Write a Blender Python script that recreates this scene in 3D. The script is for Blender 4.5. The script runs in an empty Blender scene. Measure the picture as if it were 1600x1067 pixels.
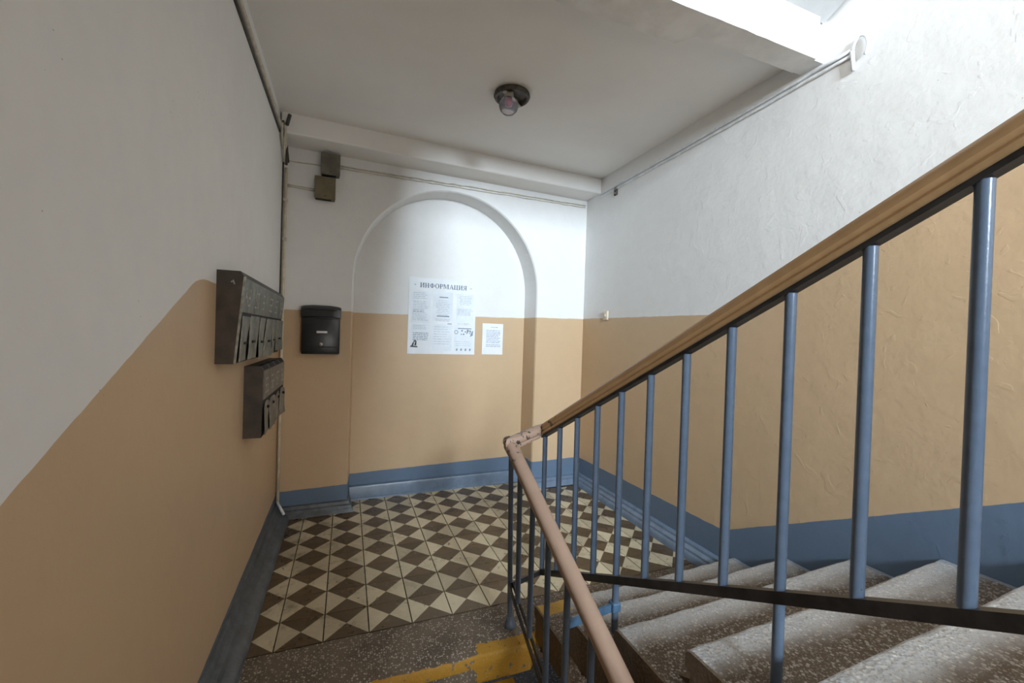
import bpy, bmesh, math, random
from mathutils import Vector, Matrix
random.seed(7)
S = bpy.context.scene
COL = S.collection

# ------------------------------------------------------------------ camera
YAW, PITCH, ROLL = 0.3731, 0.0108, 0.0320
fwd = Vector((math.sin(YAW)*math.cos(PITCH), math.cos(YAW)*math.cos(PITCH), -math.sin(PITCH)))
r0 = Vector((math.cos(YAW), -math.sin(YAW), 0)); u0 = r0.cross(fwd)
right = r0*math.cos(ROLL) + u0*math.sin(ROLL); up = right.cross(fwd)
cd = bpy.data.cameras.new('camera'); cam = bpy.data.objects.new('camera', cd); COL.objects.link(cam)
m3 = Matrix((right, up, -fwd)).transposed()
cam.matrix_world = Matrix.Translation((0.2673, -2.064, 1.4114)) @ m3.to_4x4()
cd.sensor_width = 36; cd.sensor_fit = 'HORIZONTAL'; cd.lens = 657.9/1600*36
cd.clip_start = 0.02; cd.clip_end = 60
S.camera = cam

# ------------------------------------------------------------------ light
S.view_settings.view_transform = 'Standard'; S.view_settings.look = 'None'
S.view_settings.gamma = 1; S.view_settings.use_curve_mapping = False
S.view_settings.exposure = 0.65
world = bpy.data.worlds.new('world'); S.world = world; world.use_nodes = True
bg = world.node_tree.nodes['Background']; bg.inputs[0].default_value = (0.62, 0.78, 1.0, 1); bg.inputs[1].default_value = 1.5
WX0, WX1, WZ0, WZ1, WY = 0.45, 1.60, 2.50, 3.80, -6.15      # stair window on the half landing behind the camera
def area(name, loc, rot, sx, sy, power, color):
    l = bpy.data.lights.new(name, 'AREA'); l.shape = 'RECTANGLE'; l.size = sx; l.size_y = sy
    l.energy = power; l.color = color
    o = bpy.data.objects.new(name, l); COL.objects.link(o); o.location = loc; o.rotation_euler = rot
    return o
area('window_daylight', ((WX0+WX1)/2, WY-0.12, (WZ0+WZ1)/2), (math.radians(90), 0, 0), WX1-WX0, WZ1-WZ0, 575, (0.75, 0.88, 1.0))
# entrance hall below: unseen door added for a warm fill lamp on left wall and ceiling
EX0, EX1, EZ0, EZ1, EY = 1.25, 2.25, -0.70, 1.25, -6.15
area('added_door_fill', ((EX0+EX1)/2, EY-0.12, (EZ0+EZ1)/2), (math.radians(90), 0, 0), EX1-EX0, EZ1-EZ0, 44, (1.0, 0.93, 0.83))

# ------------------------------------------------------------------ mesh helpers
def obj(name, bm, mats, parent=None, smooth=False, autosmooth=False, M=None):
    me = bpy.data.meshes.new(name)
    if M is not None: bmesh.ops.transform(bm, matrix=M, verts=bm.verts)
    bmesh.ops.recalc_face_normals(bm, faces=bm.faces)
    bm.to_mesh(me); bm.free()
    if not isinstance(mats, (list, tuple)): mats = [mats]
    for m in mats: me.materials.append(m)
    if smooth:
        for p in me.polygons: p.use_smooth = True
    if autosmooth:
        for p in me.polygons: p.use_smooth = True
        me.set_sharp_from_angle(angle=math.radians(35))
    o = bpy.data.objects.new(name, me); COL.objects.link(o)
    if parent is not None: o.parent = parent
    return o
def empty(name, loc=(0, 0, 0)):
    o = bpy.data.objects.new(name, None); COL.objects.link(o); o.location = loc; o.empty_display_size = 0.05
    return o
def tag(o, label, cat, group=None):
    o['label'] = label; o['category'] = cat
    if group: o['group'] = group
    return o
def struct(o, label=None):
    o['kind'] = 'structure'
    if label: o['label'] = label
    return o
def box(bm, a, b, mi=0, bev=0.0, M=None):
    a = Vector(a); b = Vector(b)
    vs = [bm.verts.new((x, y, z)) for x in (a.x, b.x) for y in (a.y, b.y) for z in (a.z, b.z)]
    if M is not None:
        for v in vs: v.co = M @ v.co
    idx = [(0, 1, 3, 2), (4, 6, 7, 5), (0, 4, 5, 1), (2, 3, 7, 6), (0, 2, 6, 4), (1, 5, 7, 3)]
    fs = [bm.faces.new([vs[i] for i in f]) for f in idx]
    for f in fs: f.material_index = mi
    if bev > 0:
        es = list({e for f in fs for e in f.edges})
        r = bmesh.ops.bevel(bm, geom=es, offset=bev, segments=2, profile=0.5, affect='EDGES')
        for f in r['faces']: f.material_index = mi
    return fs
def face(bm, pts, mi=0):
    f = bm.faces.new([bm.verts.new(p) for p in pts]); f.material_index = mi; return f
def tube(bm, pts, r, n=10, caps=True, mi=0, radii=None):
    pts = [Vector(p) for p in pts]; rings = []
    t0 = (pts[1]-pts[0]).normalized()
    ref = Vector((0, 0, 1)) if abs(t0.z) < 0.9 else Vector((1, 0, 0))
    a = t0.cross(ref).normalized()
    for k, p in enumerate(pts):
        if k == 0: t = (pts[1]-p).normalized()
        elif k == len(pts)-1: t = (p-pts[k-1]).normalized()
        else: t = ((pts[k+1]-p).normalized()+(p-pts[k-1]).normalized()).normalized()
        a = (a-t*a.dot(t)).normalized(); b = t.cross(a)
        rr = radii[k] if radii else r
        rings.append([bm.verts.new(p+(a*math.cos(2*math.pi*i/n)+b*math.sin(2*math.pi*i/n))*rr) for i in range(n)])
    for k in range(len(rings)-1):
        for i in range(n):
            f = bm.faces.new((rings[k][i], rings[k][(i+1) % n], rings[k+1][(i+1) % n], rings[k+1][i])); f.material_index = mi
    if caps:
        for rg in (rings[0], rings[-1]):
            f = bm.faces.new(rg); f.material_index = mi
def sweep(bm, prof, pts, side, mi=0, caps=True):
    """sweep a closed (s,u) profile along pts; side = list of per-point side vectors, up = world z-ish"""
    rings = []
    for p, (sv, uv) in zip(pts, side):
        rings.append([bm.verts.new(Vector(p)+sv*s+uv*u) for s, u in prof])
    n = len(prof)
    for k in range(len(rings)-1):
        for i in range(n):
            f = bm.faces.new((rings[k][i], rings[k][(i+1) % n], rings[k+1][(i+1) % n], rings[k+1][i])); f.material_index = mi
    if caps:
        bm.faces.new(rings[0]); bm.faces.new(rings[-1])
def lathe(bm, prof, c=(0, 0, 0), n=24, mi=0, cap=False):
    c = Vector(c); rings = []
    for r, z in prof:
        rings.append([bm.verts.new(c+Vector((r*math.cos(2*math.pi*i/n), r*math.sin(2*math.pi*i/n), z))) for i in range(n)])
    for k in range(len(rings)-1):
        for i in range(n):
            f = bm.faces.new((rings[k][i], rings[k][(i+1) % n], rings[k+1][(i+1) % n], rings[k+1][i])); f.material_index = mi
    if cap:
        for rg in (rings[0], rings[-1]): bm.faces.new(rg).material_index = mi

# ------------------------------------------------------------------ material helpers
class NT:
    def __init__(s, name):
        s.m = bpy.data.materials.new(name); s.m.use_nodes = True; s.t = s.m.node_tree
        s.b = s.t.nodes['Principled BSDF']
    def n(s, ty, **kw):
        nd = s.t.nodes.new(ty)
        for k, v in kw.items(): setattr(nd, k, v)
        return nd
    def put(s, sock, v):
        if isinstance(v, bpy.types.NodeSocket): s.t.links.new(v, sock)
        elif isinstance(v, (tuple, list)) and len(v) == 3 and sock.type == 'RGBA': sock.default_value = (*v, 1)
        else: sock.default_value = v
    def op(s, o, a, b=0.0, c=0.0):
        nd = s.n('ShaderNodeMath', operation=o)
        for i, v in enumerate((a, b, c)): s.put(nd.inputs[i], v)
        return nd.outputs[0]
    def pos(s):
        if not hasattr(s, '_p'):
            g = s.n('ShaderNodeNewGeometry'); x = s.n('ShaderNodeSeparateXYZ'); s.t.links.new(g.outputs['Position'], x.inputs[0])
            s._p = (g.outputs['Position'], x.outputs[0], x.outputs[1], x.outputs[2])
        return s._p
    def noise(s, scale, detail=3, rough=0.55, vec=None, out='Fac', dist=0.0):
        nd = s.n('ShaderNodeTexNoise'); nd.inputs['Scale'].default_value = scale
        nd.inputs['Detail'].default_value = detail; nd.inputs['Roughness'].default_value = rough; nd.inputs['Distortion'].default_value = dist
        s.t.links.new(vec if vec is not None else s.pos()[0], nd.inputs['Vector'])
        return nd.outputs[out]
    def voro(s, scale, out='Distance', feature='F1', vec=None):
        nd = s.n('ShaderNodeTexVoronoi', feature=feature); nd.inputs['Scale'].default_value = scale
        s.t.links.new(vec if vec is not None else s.pos()[0], nd.inputs['Vector'])
        return nd.outputs[out]
    def mix(s, f, a, b):
        nd = s.n('ShaderNodeMix', data_type='RGBA')
        s.put(nd.inputs[0], f); s.put(nd.inputs[6], a); s.put(nd.inputs[7], b)
        return nd.outputs[2]
    def fmix(s, f, a, b):
        nd = s.n('ShaderNodeMix', data_type='FLOAT')
        s.put(nd.inputs[0], f); s.put(nd.inputs[2], a); s.put(nd.inputs[3], b)
        return nd.outputs[0]
    def ramp(s, v, lo, hi, a=0.0, b=1.0):
        nd = s.n('ShaderNodeMapRange', interpolation_type='SMOOTHSTEP')
        s.put(nd.inputs[0], v); s.put(nd.inputs[1], lo); s.put(nd.inputs[2], hi); s.put(nd.inputs[3], a); s.put(nd.inputs[4], b)
        return nd.outputs[0]
    def less(s, a, b): return s.op('LESS_THAN', a, b)
    def bump(s, h, strength=0.3, dist=0.01):
        nd = s.n('ShaderNodeBump'); nd.inputs['Strength'].default_value = strength; nd.inputs['Distance'].default_value = dist
        s.t.links.new(h, nd.inputs['Height']); s.t.links.new(nd.outputs[0], s.b.inputs['Normal'])
    def out(s, color=None, rough=None, metal=None, spec=None):
        if color is not None: s.put(s.b.inputs['Base Color'], color)
        if rough is not None: s.put(s.b.inputs['Roughness'], rough)
        if metal is not None: s.put(s.b.inputs['Metallic'], metal)
        if spec is not None: s.b.inputs['Specular IOR Level'].default_value = spec
        return s.m
def simple(name, col, rough=0.5, metal=0.0, var=0.12, scale=25, bump=0.0, bscale=60, spec=None):
    t = NT(name); n = t.noise(scale, 4)
    c2 = tuple(max(0, c*(1-var*2)) for c in col); c1 = tuple(min(1, c*(1+var)) for c in col)
    if bump: t.bump(t.noise(bscale, 4), bump, 0.004)
    return t.out(t.mix(t.ramp(n, 0.3, 0.7), c2, c1), rough, metal, spec)

WHITE = (0.80, 0.79, 0.77); BEIGE = (0.58, 0.41, 0.25); BLUE = (0.13, 0.185, 0.265)
def wall_mat(name, kind):
    t = NT(name); P, x, y, z = t.pos()
    wob = t.op('MULTIPLY', t.op('SUBTRACT', t.noise(9, 3), 0.5), 0.010)
    zz = t.op('ADD', z, wob)
    if kind == 'left':
        d = t.op('SMOOTH_MIN', t.op('ADD', y, 0.37), 0.0, 0.10)
        w = t.op('MULTIPLY_ADD', d, 0.514, 1.577)
        b = t.op('ADD', t.op('MULTIPLY_ADD', y, 0.02, 0.145), t.op('MULTIPLY', t.op('MINIMUM', t.op('ADD', y, 0.40), 0.0), 0.5))
        upz = t.op('MULTIPLY_ADD', t.op('MAXIMUM', t.op('ADD', y, 0.675), -2.625), 0.579, 2.87)      # soffit line of the flight above
        above = t.op('GREATER_THAN', z, upz); w = t.op('ADD', w, t.op('MULTIPLY', t.op('SUBTRACT', t.op('ADD', upz, 1.75), w), t.op('MULTIPLY', above, t.less(y, -0.66))))
    elif kind == 'right':
        w = t.op('ADD', t.op('MULTIPLY_ADD', y, 0.012, 1.594), t.op('MULTIPLY', t.op('MAXIMUM', t.op('SUBTRACT', -0.13, y), 0.0), 0.505))
        b = t.op('ADD', t.op('MULTIPLY_ADD', y, -0.02, 0.2735), t.op('MULTIPLY', t.op('MAXIMUM', t.op('SUBTRACT', -0.168, y), 0.0), 0.50))
    elif kind == 'back':
        w = t.op('MULTIPLY_ADD', x, 0.018, 1.566)
        b = t.op('ADD', t.op('MULTIPLY_ADD', x, 0.020, 0.200), t.op('MULTIPLY', t.op('GREATER_THAN', y, 1.6), 0.010))
    elif kind == 'rear':
        w = t.op('ADD', 0.85, t.op('MULTIPLY', t.op('GREATER_THAN', z, 1.4), 2.25)); b = t.op('ADD', -0.55, t.op('MULTIPLY', t.op('GREATER_THAN', z, 1.4), 2.27))
    if kind == 'rear': wcol, bcol = (0.45, 0.44, 0.42), (0.36, 0.26, 0.16)  # unseen rear wall greyed to cut light bounced near the window
    else: wcol, bcol = WHITE, BEIGE
    lcol = (0.105, 0.128, 0.155) if kind == 'left' else BLUE  # left band: same blue paint, greyed and darkened to carry its shade
    big = t.noise(1.7, 4); fine = t.noise(14, 5)
    v = t.op('ADD', t.op('MULTIPLY', t.op('SUBTRACT', big, 0.5), 0.16), t.op('MULTIPLY', t.op('SUBTRACT', fine, 0.5), 0.08))
    f = t.ramp(t.op('ADD', v, 0.5), 0.35, 0.65)
    white = t.mix(f, tuple(c*0.90 for c in wcol), tuple(min(1, c*1.06) for c in wcol))
    beige = t.mix(f, tuple(c*0.90 for c in bcol), tuple(c*1.08 for c in bcol))
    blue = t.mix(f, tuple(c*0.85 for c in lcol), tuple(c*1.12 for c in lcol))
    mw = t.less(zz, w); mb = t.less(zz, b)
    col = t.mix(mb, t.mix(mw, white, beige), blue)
    # scattered chips and dark specks of bare plaster
    sp = t.voro(38); chip = t.op('MULTIPLY', t.less(sp, 0.075), t.op('GREATER_THAN', t.noise(3.1, 2), 0.60))
    col = t.mix(t.op('MULTIPLY', chip, 0.55), col, (0.28, 0.22, 0.17))
    rough = t.fmix(mw, 0.85, 0.42)
    lump = t.op('ADD', t.op('MULTIPLY', t.noise(7, 3), 1.0), t.op('MULTIPLY', t.noise(55, 4), 0.25))
    blot = t.ramp(t.noise(11, 2, 0.5, dist=1.0), 0.62, 0.66)
    t.bump(t.op('ADD', lump, t.op('MULTIPLY', blot, 0.12 if kind == 'right' else 0.03)), 0.34 if kind == 'right' else 0.22, 0.010)
    return t.out(col, rough, spec=0.35)
def ceiling_mat():
    t = NT('ceiling_whitewash'); n = t.noise(1.3, 4); f = t.noise(30, 4)
    t.bump(t.op('ADD', t.noise(5, 3), t.op('MULTIPLY', f, 0.2)), 0.25, 0.01)
    return t.out(t.mix(t.ramp(n, 0.3, 0.7), (0.84, 0.815, 0.78), (0.89, 0.87, 0.84)), 0.9)
def terrazzo_mat(name, base=(0.17, 0.135, 0.10), yellow=None, light=0.0):
    t = NT(name); P, x, y, z = t.pos()
    v = t.voro(105); vc = t.voro(105, 'Color'); v2 = t.voro(210); vc2 = t.voro(210, 'Color')
    sx = t.n('ShaderNodeSeparateColor'); t.t.links.new(vc, sx.inputs[0])
    sy = t.n('ShaderNodeSeparateColor'); t.t.links.new(vc2, sy.inputs[0])
    c1 = t.op('MULTIPLY', t.less(v, 0.42), t.op('GREATER_THAN', sx.outputs[0], 0.55))
    c2 = t.op('MULTIPLY', t.less(v2, 0.40), t.op('GREATER_THAN', sy.outputs[0], 0.45))
    dirt = t.ramp(t.noise(5, 5), 0.35, 0.65)
    b = t.mix(dirt, tuple(c*0.75 for c in base), tuple(min(1, c*1.25) for c in base))
    stone = t.mix(sx.outputs[1], (0.30, 0.25, 0.19), (0.55, 0.49, 0.41))
    stone2 = t.mix(sy.outputs[1], (0.085, 0.07, 0.052), (0.32, 0.27, 0.21))
    col = t.mix(t.op('MULTIPLY', c2, 0.75), b, stone2); col = t.mix(t.op('MULTIPLY', c1, 0.85), col, stone)
    rough = 0.62
    if yellow: col = yellow(t, col)
    t.bump(t.op('ADD', t.noise(60, 4), t.op('MULTIPLY', v, 0.4)), 0.4, 0.006)
    return t.out(col, rough)

m_wl = wall_mat('left_wall_paint', 'left'); m_wr = wall_mat('right_wall_paint', 'right'); m_wb = wall_mat('back_wall_paint', 'back')
m_rear = wall_mat('greyed_rear_wall_paint', 'rear'); m_ceil = ceiling_mat()
m_white = simple('white_plaster', (0.80, 0.79, 0.77), 0.85, var=0.05, scale=8, bump=0.3, bscale=30)
m_skirt = simple('blue_grey_skirting_paint', (0.15, 0.20, 0.27), 0.32, var=0.08, scale=16, bump=0.25, bscale=25)
m_skirtg = simple('shaded_grimy_skirting_paint', (0.105, 0.118, 0.130), 0.38, var=0.16, scale=14, bump=0.25, bscale=25)  # left and pier skirting: blue paint darkened for shade, plus grime
m_mortar = simple('floor_mortar', (0.075, 0.058, 0.042), 0.8, var=0.25)

def yel_landing(t, col):
    P, x, y, z = t.pos()
    edge = t.op('ADD', -0.299, t.op('MULTIPLY', t.op('SUBTRACT', t.noise(14, 4), 0.5), 0.03))
    onface = t.op('MULTIPLY', t.less(y, edge), t.op('GREATER_THAN', z, -0.075))
    patch = t.op('MULTIPLY', t.less(y, t.op('ADD', -0.245, t.op('MULTIPLY', t.op('SUBTRACT', t.noise(18, 4), 0.5), 0.07))),
                 t.op('GREATER_THAN', x, t.op('ADD', 0.80, t.op('MULTIPLY', t.noise(12, 3), 0.10))))
    m = t.op('MAXIMUM', onface, patch)
    wear = t.op('GREATER_THAN', t.noise(34, 4), 0.36)
    return t.mix(t.op('MULTIPLY', t.op('MULTIPLY', m, wear), 0.92), col, (0.42, 0.21, 0.010))
m_terr = terrazzo_mat('landing_terrazzo', (0.125, 0.092, 0.062), yel_landing)
m_darkceil = simple('darkened_upper_ceiling', (0.34, 0.32, 0.30), 0.9, var=0.1, scale=4)  # unseen top ceiling, darkened to cut bounced light
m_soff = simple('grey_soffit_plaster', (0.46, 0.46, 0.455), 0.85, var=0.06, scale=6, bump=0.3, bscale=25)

# ------------------------------------------------------------------ room shell
XL, XR, ZB, ZT = -0.20, 2.43, -0.75, 4.55
YR = -5.60
bm = bmesh.new(); box(bm, (XL-0.12, YR-0.52, ZB-0.1), (XL, 1.85, ZT)); wall_left = struct(obj('wall_left', bm, m_wl))
bm = bmesh.new(); box(bm, (XR, YR-0.52, ZB-0.1), (XR+0.12, 1.85, ZT)); wall_right = struct(obj('wall_right', bm, m_wr))

BW = Matrix.Translation((XL, 1.475, 0)) @ Matrix.Rotation(math.atan(0.03), 4, 'Z') @ Matrix.Translation((-XL, 0, 0))   # back wall frame (x stays x, y = 0 on its face, +y behind)
AX, AR, AZ, ND = 1.107, 0.815, 1.832, 0.225           # arch centre, radius, springing, niche depth
x0, x1 = AX-AR, AX+AR
bm = bmesh.new()
NSEG = 40
arch = [(x0, 0.0)]+[(AX-AR*math.cos(math.pi*k/NSEG), AZ+AR*math.sin(math.pi*k/NSEG)) for k in range(NSEG+1)]+[(x1, 0.0)]
def inner(p): return (AX+(p[0]-AX)*0.965, p[1]*0.997 if p[1] > 1 else p[1])
ZTB = 3.0
xr = XR+0.02
face(bm, [(XL-0.02, 0, -0.2), (x0, 0, -0.2), (x0, 0, ZTB), (XL-0.02, 0, ZTB)])
face(bm, [(x1, 0, -0.2), (xr, 0, -0.2), (xr, 0, ZTB), (x1, 0, ZTB)])
for k in range(1, NSEG+1):
    a, b = arch[k], arch[k+1]
    face(bm, [(a[0], 0, a[1]), (b[0], 0, b[1]), (b[0], 0, ZTB), (a[0], 0, ZTB)])
bev = 0.012
def front(p):   # slightly rounded arris
    return (AX+(p[0]-AX)*(1-0.010), p[1]-0.008 if p[1] > AZ else p[1])
for k in range(len(arch)-1):
    a, b = arch[k], arch[k+1]; fa, fb = front(a), front(b); ia, ib = inner(a), inner(b)
    face(bm, [(a[0], 0, a[1]), (b[0], 0, b[1]), (fb[0], bev, fb[1]), (fa[0], bev, fa[1])])
    face(bm, [(fa[0], bev, fa[1]), (fb[0], bev, fb[1]), (ib[0], ND, ib[1]), (ia[0], ND, ia[1])])
ip = [inner(p) for p in arch]
ip[0] = (ip[0][0], -0.2); ip[-1] = (ip[-1][0], -0.2)
face(bm, [(p[0], ND, p[1]) for p in ip])
bmesh.ops.remove_doubles(bm, verts=bm.verts, dist=1e-4)
box(bm, (XL-0.1, ND+0.02, -0.3), (xr+0.1, ND+0.12, ZT))
wall_back = struct(obj('wall_back', bm, m_wb, M=BW))

# rear wall (behind the camera) with stair window and an added opening for the fill lamp
bm = bmesh.new()
def rearbox(xa, xb, za, zb): box(bm, (xa, YR-0.52, za), (xb, YR, zb))
rearbox(XL, XR, WZ1, ZT); rearbox(XL, WX0, WZ0, WZ1); rearbox(WX1, XR, WZ0, WZ1)
rearbox(XL, XR, EZ1, WZ0); rearbox(XL, EX0, ZB-0.1, EZ1); rearbox(EX1, XR, ZB-0.1, EZ1)
struct(obj('wall_rear', bm, m_rear))
m_frame = simple('white_window_paint', (0.75, 0.75, 0.73), 0.5, var=0.04)
bm = bmesh.new()
for xa, xb, za, zb in [(WX0, WX0+0.05, WZ0, WZ1), (WX1-0.05, WX1, WZ0, WZ1), (WX0, WX1, WZ0, WZ0+0.05), (WX0, WX1, WZ1-0.05, WZ1), ((WX0+WX1)/2-0.025, (WX0+WX1)/2+0.025, WZ0, WZ1)]:
    box(bm, (xa, YR-0.40, za), (xb, YR-0.35, zb))
struct(obj('window_1', bm, m_frame))
bm = bmesh.new()
for xa, xb, za, zb in [(EX0, EX0+0.07, EZ0-0.05, EZ1), (EX1-0.07, EX1, EZ0-0.05, EZ1), (EX0, EX1, EZ0-0.05, EZ0+0.12), (EX0, EX1, EZ1-0.07, EZ1)]:
    box(bm, (xa, YR-0.40, za), (xb, YR-0.35, zb))
struct(obj('added_door_1', bm, m_frame))  # unseen door frame added around the fill lamp's opening

# ceiling of this landing (= slab of the landing above)
ZC = 2.905
bm = bmesh.new(); box(bm, (XL, -0.55, ZC), (XR, 1.60, 3.05)); ceiling = struct(obj('ceiling', bm, m_ceil))
# beam over the back wall
bm = bmesh.new(); box(bm, (XL, -0.245, 2.768), (XR, 0.05, ZC+0.02), bev=0.012)
struct(obj('trim_1', bm, m_ceil, M=BW), 'shallow plaster beam running above the arched niche under the ceiling')
# edge beam of the landing above
bm = bmesh.new()
N = 44
ys, zb_ = -0.675, 2.812
def jag(x): return 0.0 if x > 2.05 else 0.010*(random.random()-0.3)
ring = []
for k in range(N+1):
    x = XL+(2.36-XL)*k/N; j = jag(x); j2 = 0.5*jag(x)
    yb = -0.545 if x > 1.72 else -0.47
    ring.append([bm.verts.new(p) for p in [(x, ys, 3.06), (x, ys, zb_+0.012+max(0, j)), (x, ys+0.012, zb_+j2), (x, yb, zb_+j2*0.5), (x, yb+0.01, 3.04)]])
for k in range(N):
    for i in range(5):
        bm.faces.new((ring[k][i], ring[k][(i+1) % 5], ring[k+1][(i+1) % 5], ring[k+1][i]))
bm.faces.new(ring[0]); bm.faces.new(ring[-1])
box(bm, (2.35, ys+0.025, zb_+0.004), (XR, -0.545, 3.05))
struct(obj('trim_2', bm, m_white), 'white concrete edge beam of the landing above')
# upper landing slab to the niche side keeps the void above closed
bm = bmesh.new(); box(bm, (XL, -0.60, 4.45), (XR, 1.8, 4.55)); box(bm, (XL, YR, 4.45), (XR, -0.60, 4.55)); struct(obj('ceiling', bm, m_darkceil))
# underside of the flight rising on the left from the half landing (above the camera) and the next right flight
def slab_flight(name, xa, xb, ya, za, yb, zb2, th, m):
    bm = bmesh.new()
    pts = [(ya, za), (yb, zb2), (yb, zb2+th), (ya, za+th)]
    v = [[bm.verts.new((x, p[0], p[1])) for p in pts] for x in (xa, xb)]
    bm.faces.new(v[0]); bm.faces.new(v[1])
    for i in range(4): bm.faces.new((v[0][i], v[0][(i+1) % 4], v[1][(i+1) % 4], v[1][i]))
    bm.faces.ensure_lookup_table(); bm.faces[4].material_index = 1
    return struct(obj(name, bm, [m, m_terr]))
slab_flight('ceiling', XL, 0.92, -0.675, 2.86, -3.30, 1.34, 0.24, m_ceil)
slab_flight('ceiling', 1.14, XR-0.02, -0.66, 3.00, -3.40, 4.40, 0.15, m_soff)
# half landing behind the camera
bm = bmesh.new(); box(bm, (XL, YR, 1.36), (XR, -3.30, 1.52)); struct(obj('floor', bm, m_terr))
# entrance hall floor
bm = bmesh.new(); box(bm, (XL, YR, ZB-0.08), (XR, 1.5, ZB)); struct(obj('floor', bm, m_terr))

# landing slab
bm = bmesh.new()
box(bm, (XL, -0.02, -0.16), (XR, 1.74, -0.008))
floor = struct(obj('floor', bm, m_mortar))
# terrazzo border strip with worn edge
bm = bmesh.new()
N = 60; rings = []
for k in range(N+1):
    x = XL+(XR-XL)*k/N
    w = 0.012*math.sin(x*9)+0.010*(random.random()-0.5)
    yf = -0.308+0.25*max(0, w) if x < 1.12 else -0.258
    rr = 0.016+0.010*random.random()
    yb = -0.006+0.006*(random.random()-0.5)
    rings.append([bm.verts.new(p) for p in [(x, yb, -0.16), (x, yb, 0.0), (x, -0.10, 0.001), (x, yf+rr, 0.0), (x, yf+rr*0.3, -rr*0.35), (x, yf, -rr), (x, yf+0.004, -0.062), (x, yf+0.035, -0.070), (x, yf+0.035, -0.16)]])
for k in range(N):
    for i in range(9):
        bm.faces.new((rings[k][i], rings[k][(i+1) % 9], rings[k+1][(i+1) % 9], rings[k+1][i]))
bm.faces.new(rings[0]); bm.faces.new(rings[-1])
o = obj('border_slab', bm, m_terr, floor, autosmooth=True); o['label'] = 'speckled terrazzo edge slab with worn yellow paint'

# ------------------------------------------------------------------ floor tiles (each tile: two cream and two brown triangles)
def tile_mat(name, col, chipcol, amount):
    t = NT(name); oi = t.n('ShaderNodeObjectInfo')
    rnd = oi.outputs['Random']
    d = t.noise(7, 5); f = t.noise(45, 4)
    v = t.op('ADD', t.op('MULTIPLY', rnd, 0.35), t.op('ADD', t.op('MULTIPLY', d, 0.45), t.op('MULTIPLY', f, 0.2)))
    c = t.mix(t.ramp(v, 0.25, 0.75), tuple(x*0.72 for x in col), tuple(min(1, x*1.15) for x in col))
    gx_ = t.op('SUBTRACT', 0.34, t.op('MULTIPLY', t.pos()[1], 0.55))
    grime = t.ramp(t.op('ADD', t.noise(4.5, 5, 0.65), t.op('MAXIMUM', t.op('MULTIPLY', gx_, 0.45), -0.10)), 0.62, 0.80)
    c = t.mix(t.op('MULTIPLY', grime, 0.6), c, (0.075, 0.052, 0.030))
    chips = t.op('MULTIPLY', t.op('GREATER_THAN', t.noise(26, 4, 0.6), 0.645), t.op('GREATER_THAN', t.noise(2.6, 2), 0.50))
    c = t.mix(t.op('MULTIPLY', chips, amount), c, chipcol)
    t.bump(t.op('SUBTRACT', f, t.op('MULTIPLY', chips, 0.8)), 0.25, 0.004)
    return t.out(c, t.ramp(d, 0.3, 0.7, 0.24, 0.42), spec=0.4)
m_cream = tile_mat('cream_tile', (0.60, 0.515, 0.355), (0.13, 0.095, 0.06), 0.85)
m_brown = tile_mat('brown_tile', (0.115, 0.078, 0.043), (0.26, 0.21, 0.14), 0.35)
m_joint = m_mortar
def clip(poly, ax, lim, keep_less):
    out = []
    for i in range(len(poly)):
        a, b = poly[i], poly[(i+1) % len(poly)]
        ia = (a[ax] <= lim) == keep_less or a[ax] == lim; ib = (b[ax] <= lim) == keep_less or b[ax] == lim
        if ia: out.append(a)
        if ia != ib:
            s = (lim-a[ax])/(b[ax]-a[ax]); out.append((a[0]+s*(b[0]-a[0]), a[1]+s*(b[1]-a[1])))
    return out
W = 0.2; TT = 0.008
tile_cache = {}
for i in range(-1, 13):
    for j in range(0, 9):
        X0, Y0 = i*W, j*W
        gx, gy = 0.0028, 0.0008
        lx, hx, ly, hy = X0+gx, X0+W-gx, Y0+gy, Y0+W-gy
        innich = X0 >= 0.18 and X0+W <= 2.02
        ymax = 1.70 if innich else 1.46
        xmin, xmax = -0.16, 2.41
        if ly >= ymax-0.03: continue
        c = (X0+W/2, Y0+W/2)
        key = (lx < xmin, hx > xmax, hy > ymax, innich) if (lx < xmin or hx > xmax or hy > ymax) else 'full'
        tris = [([(lx, hy), (lx, ly), c], 0), ([(hx, ly), (hx, hy), c], 0), ([(lx, ly), (hx, ly), c], 1), ([(hx, hy), (lx, hy), c], 1)]
        kk = (key, i, j) if key != 'full' else 'full'
        if kk in tile_cache: me = tile_cache[kk]
        else:
            bm = bmesh.new()
            for tri, mi in tris:
                p = clip(clip(clip(tri, 0, xmin, False), 0, xmax, True), 1, ymax, True)
                if len(p) >= 3:
                    face(bm, [(q[0]-X0, q[1]-Y0, 0) for q in p], mi)
            bmesh.ops.remove_doubles(bm, verts=bm.verts, dist=1e-5)
            r = bmesh.ops.extrude_face_region(bm, geom=list(bm.faces))
            nv = [g for g in r['geom'] if isinstance(g, bmesh.types.BMVert)]
            for v in nv: v.co.z -= TT
            bmesh.ops.recalc_face_normals(bm, faces=bm.faces)
            me = bpy.data.meshes.new('tile'); bm.to_mesh(me); bm.free()
            me.materials.append(m_cream); me.materials.append(m_brown)
            tile_cache[kk] = me
        o = bpy.data.objects.new('tile', me); COL.objects.link(o); o.parent = floor
        o.location = (X0, Y0, 0.0004*random.uniform(-1, 1))
        o.rotation_euler = (random.uniform(-1, 1)*0.0025, random.uniform(-1, 1)*0.0025, random.uniform(-1, 1)*0.002)

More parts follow.
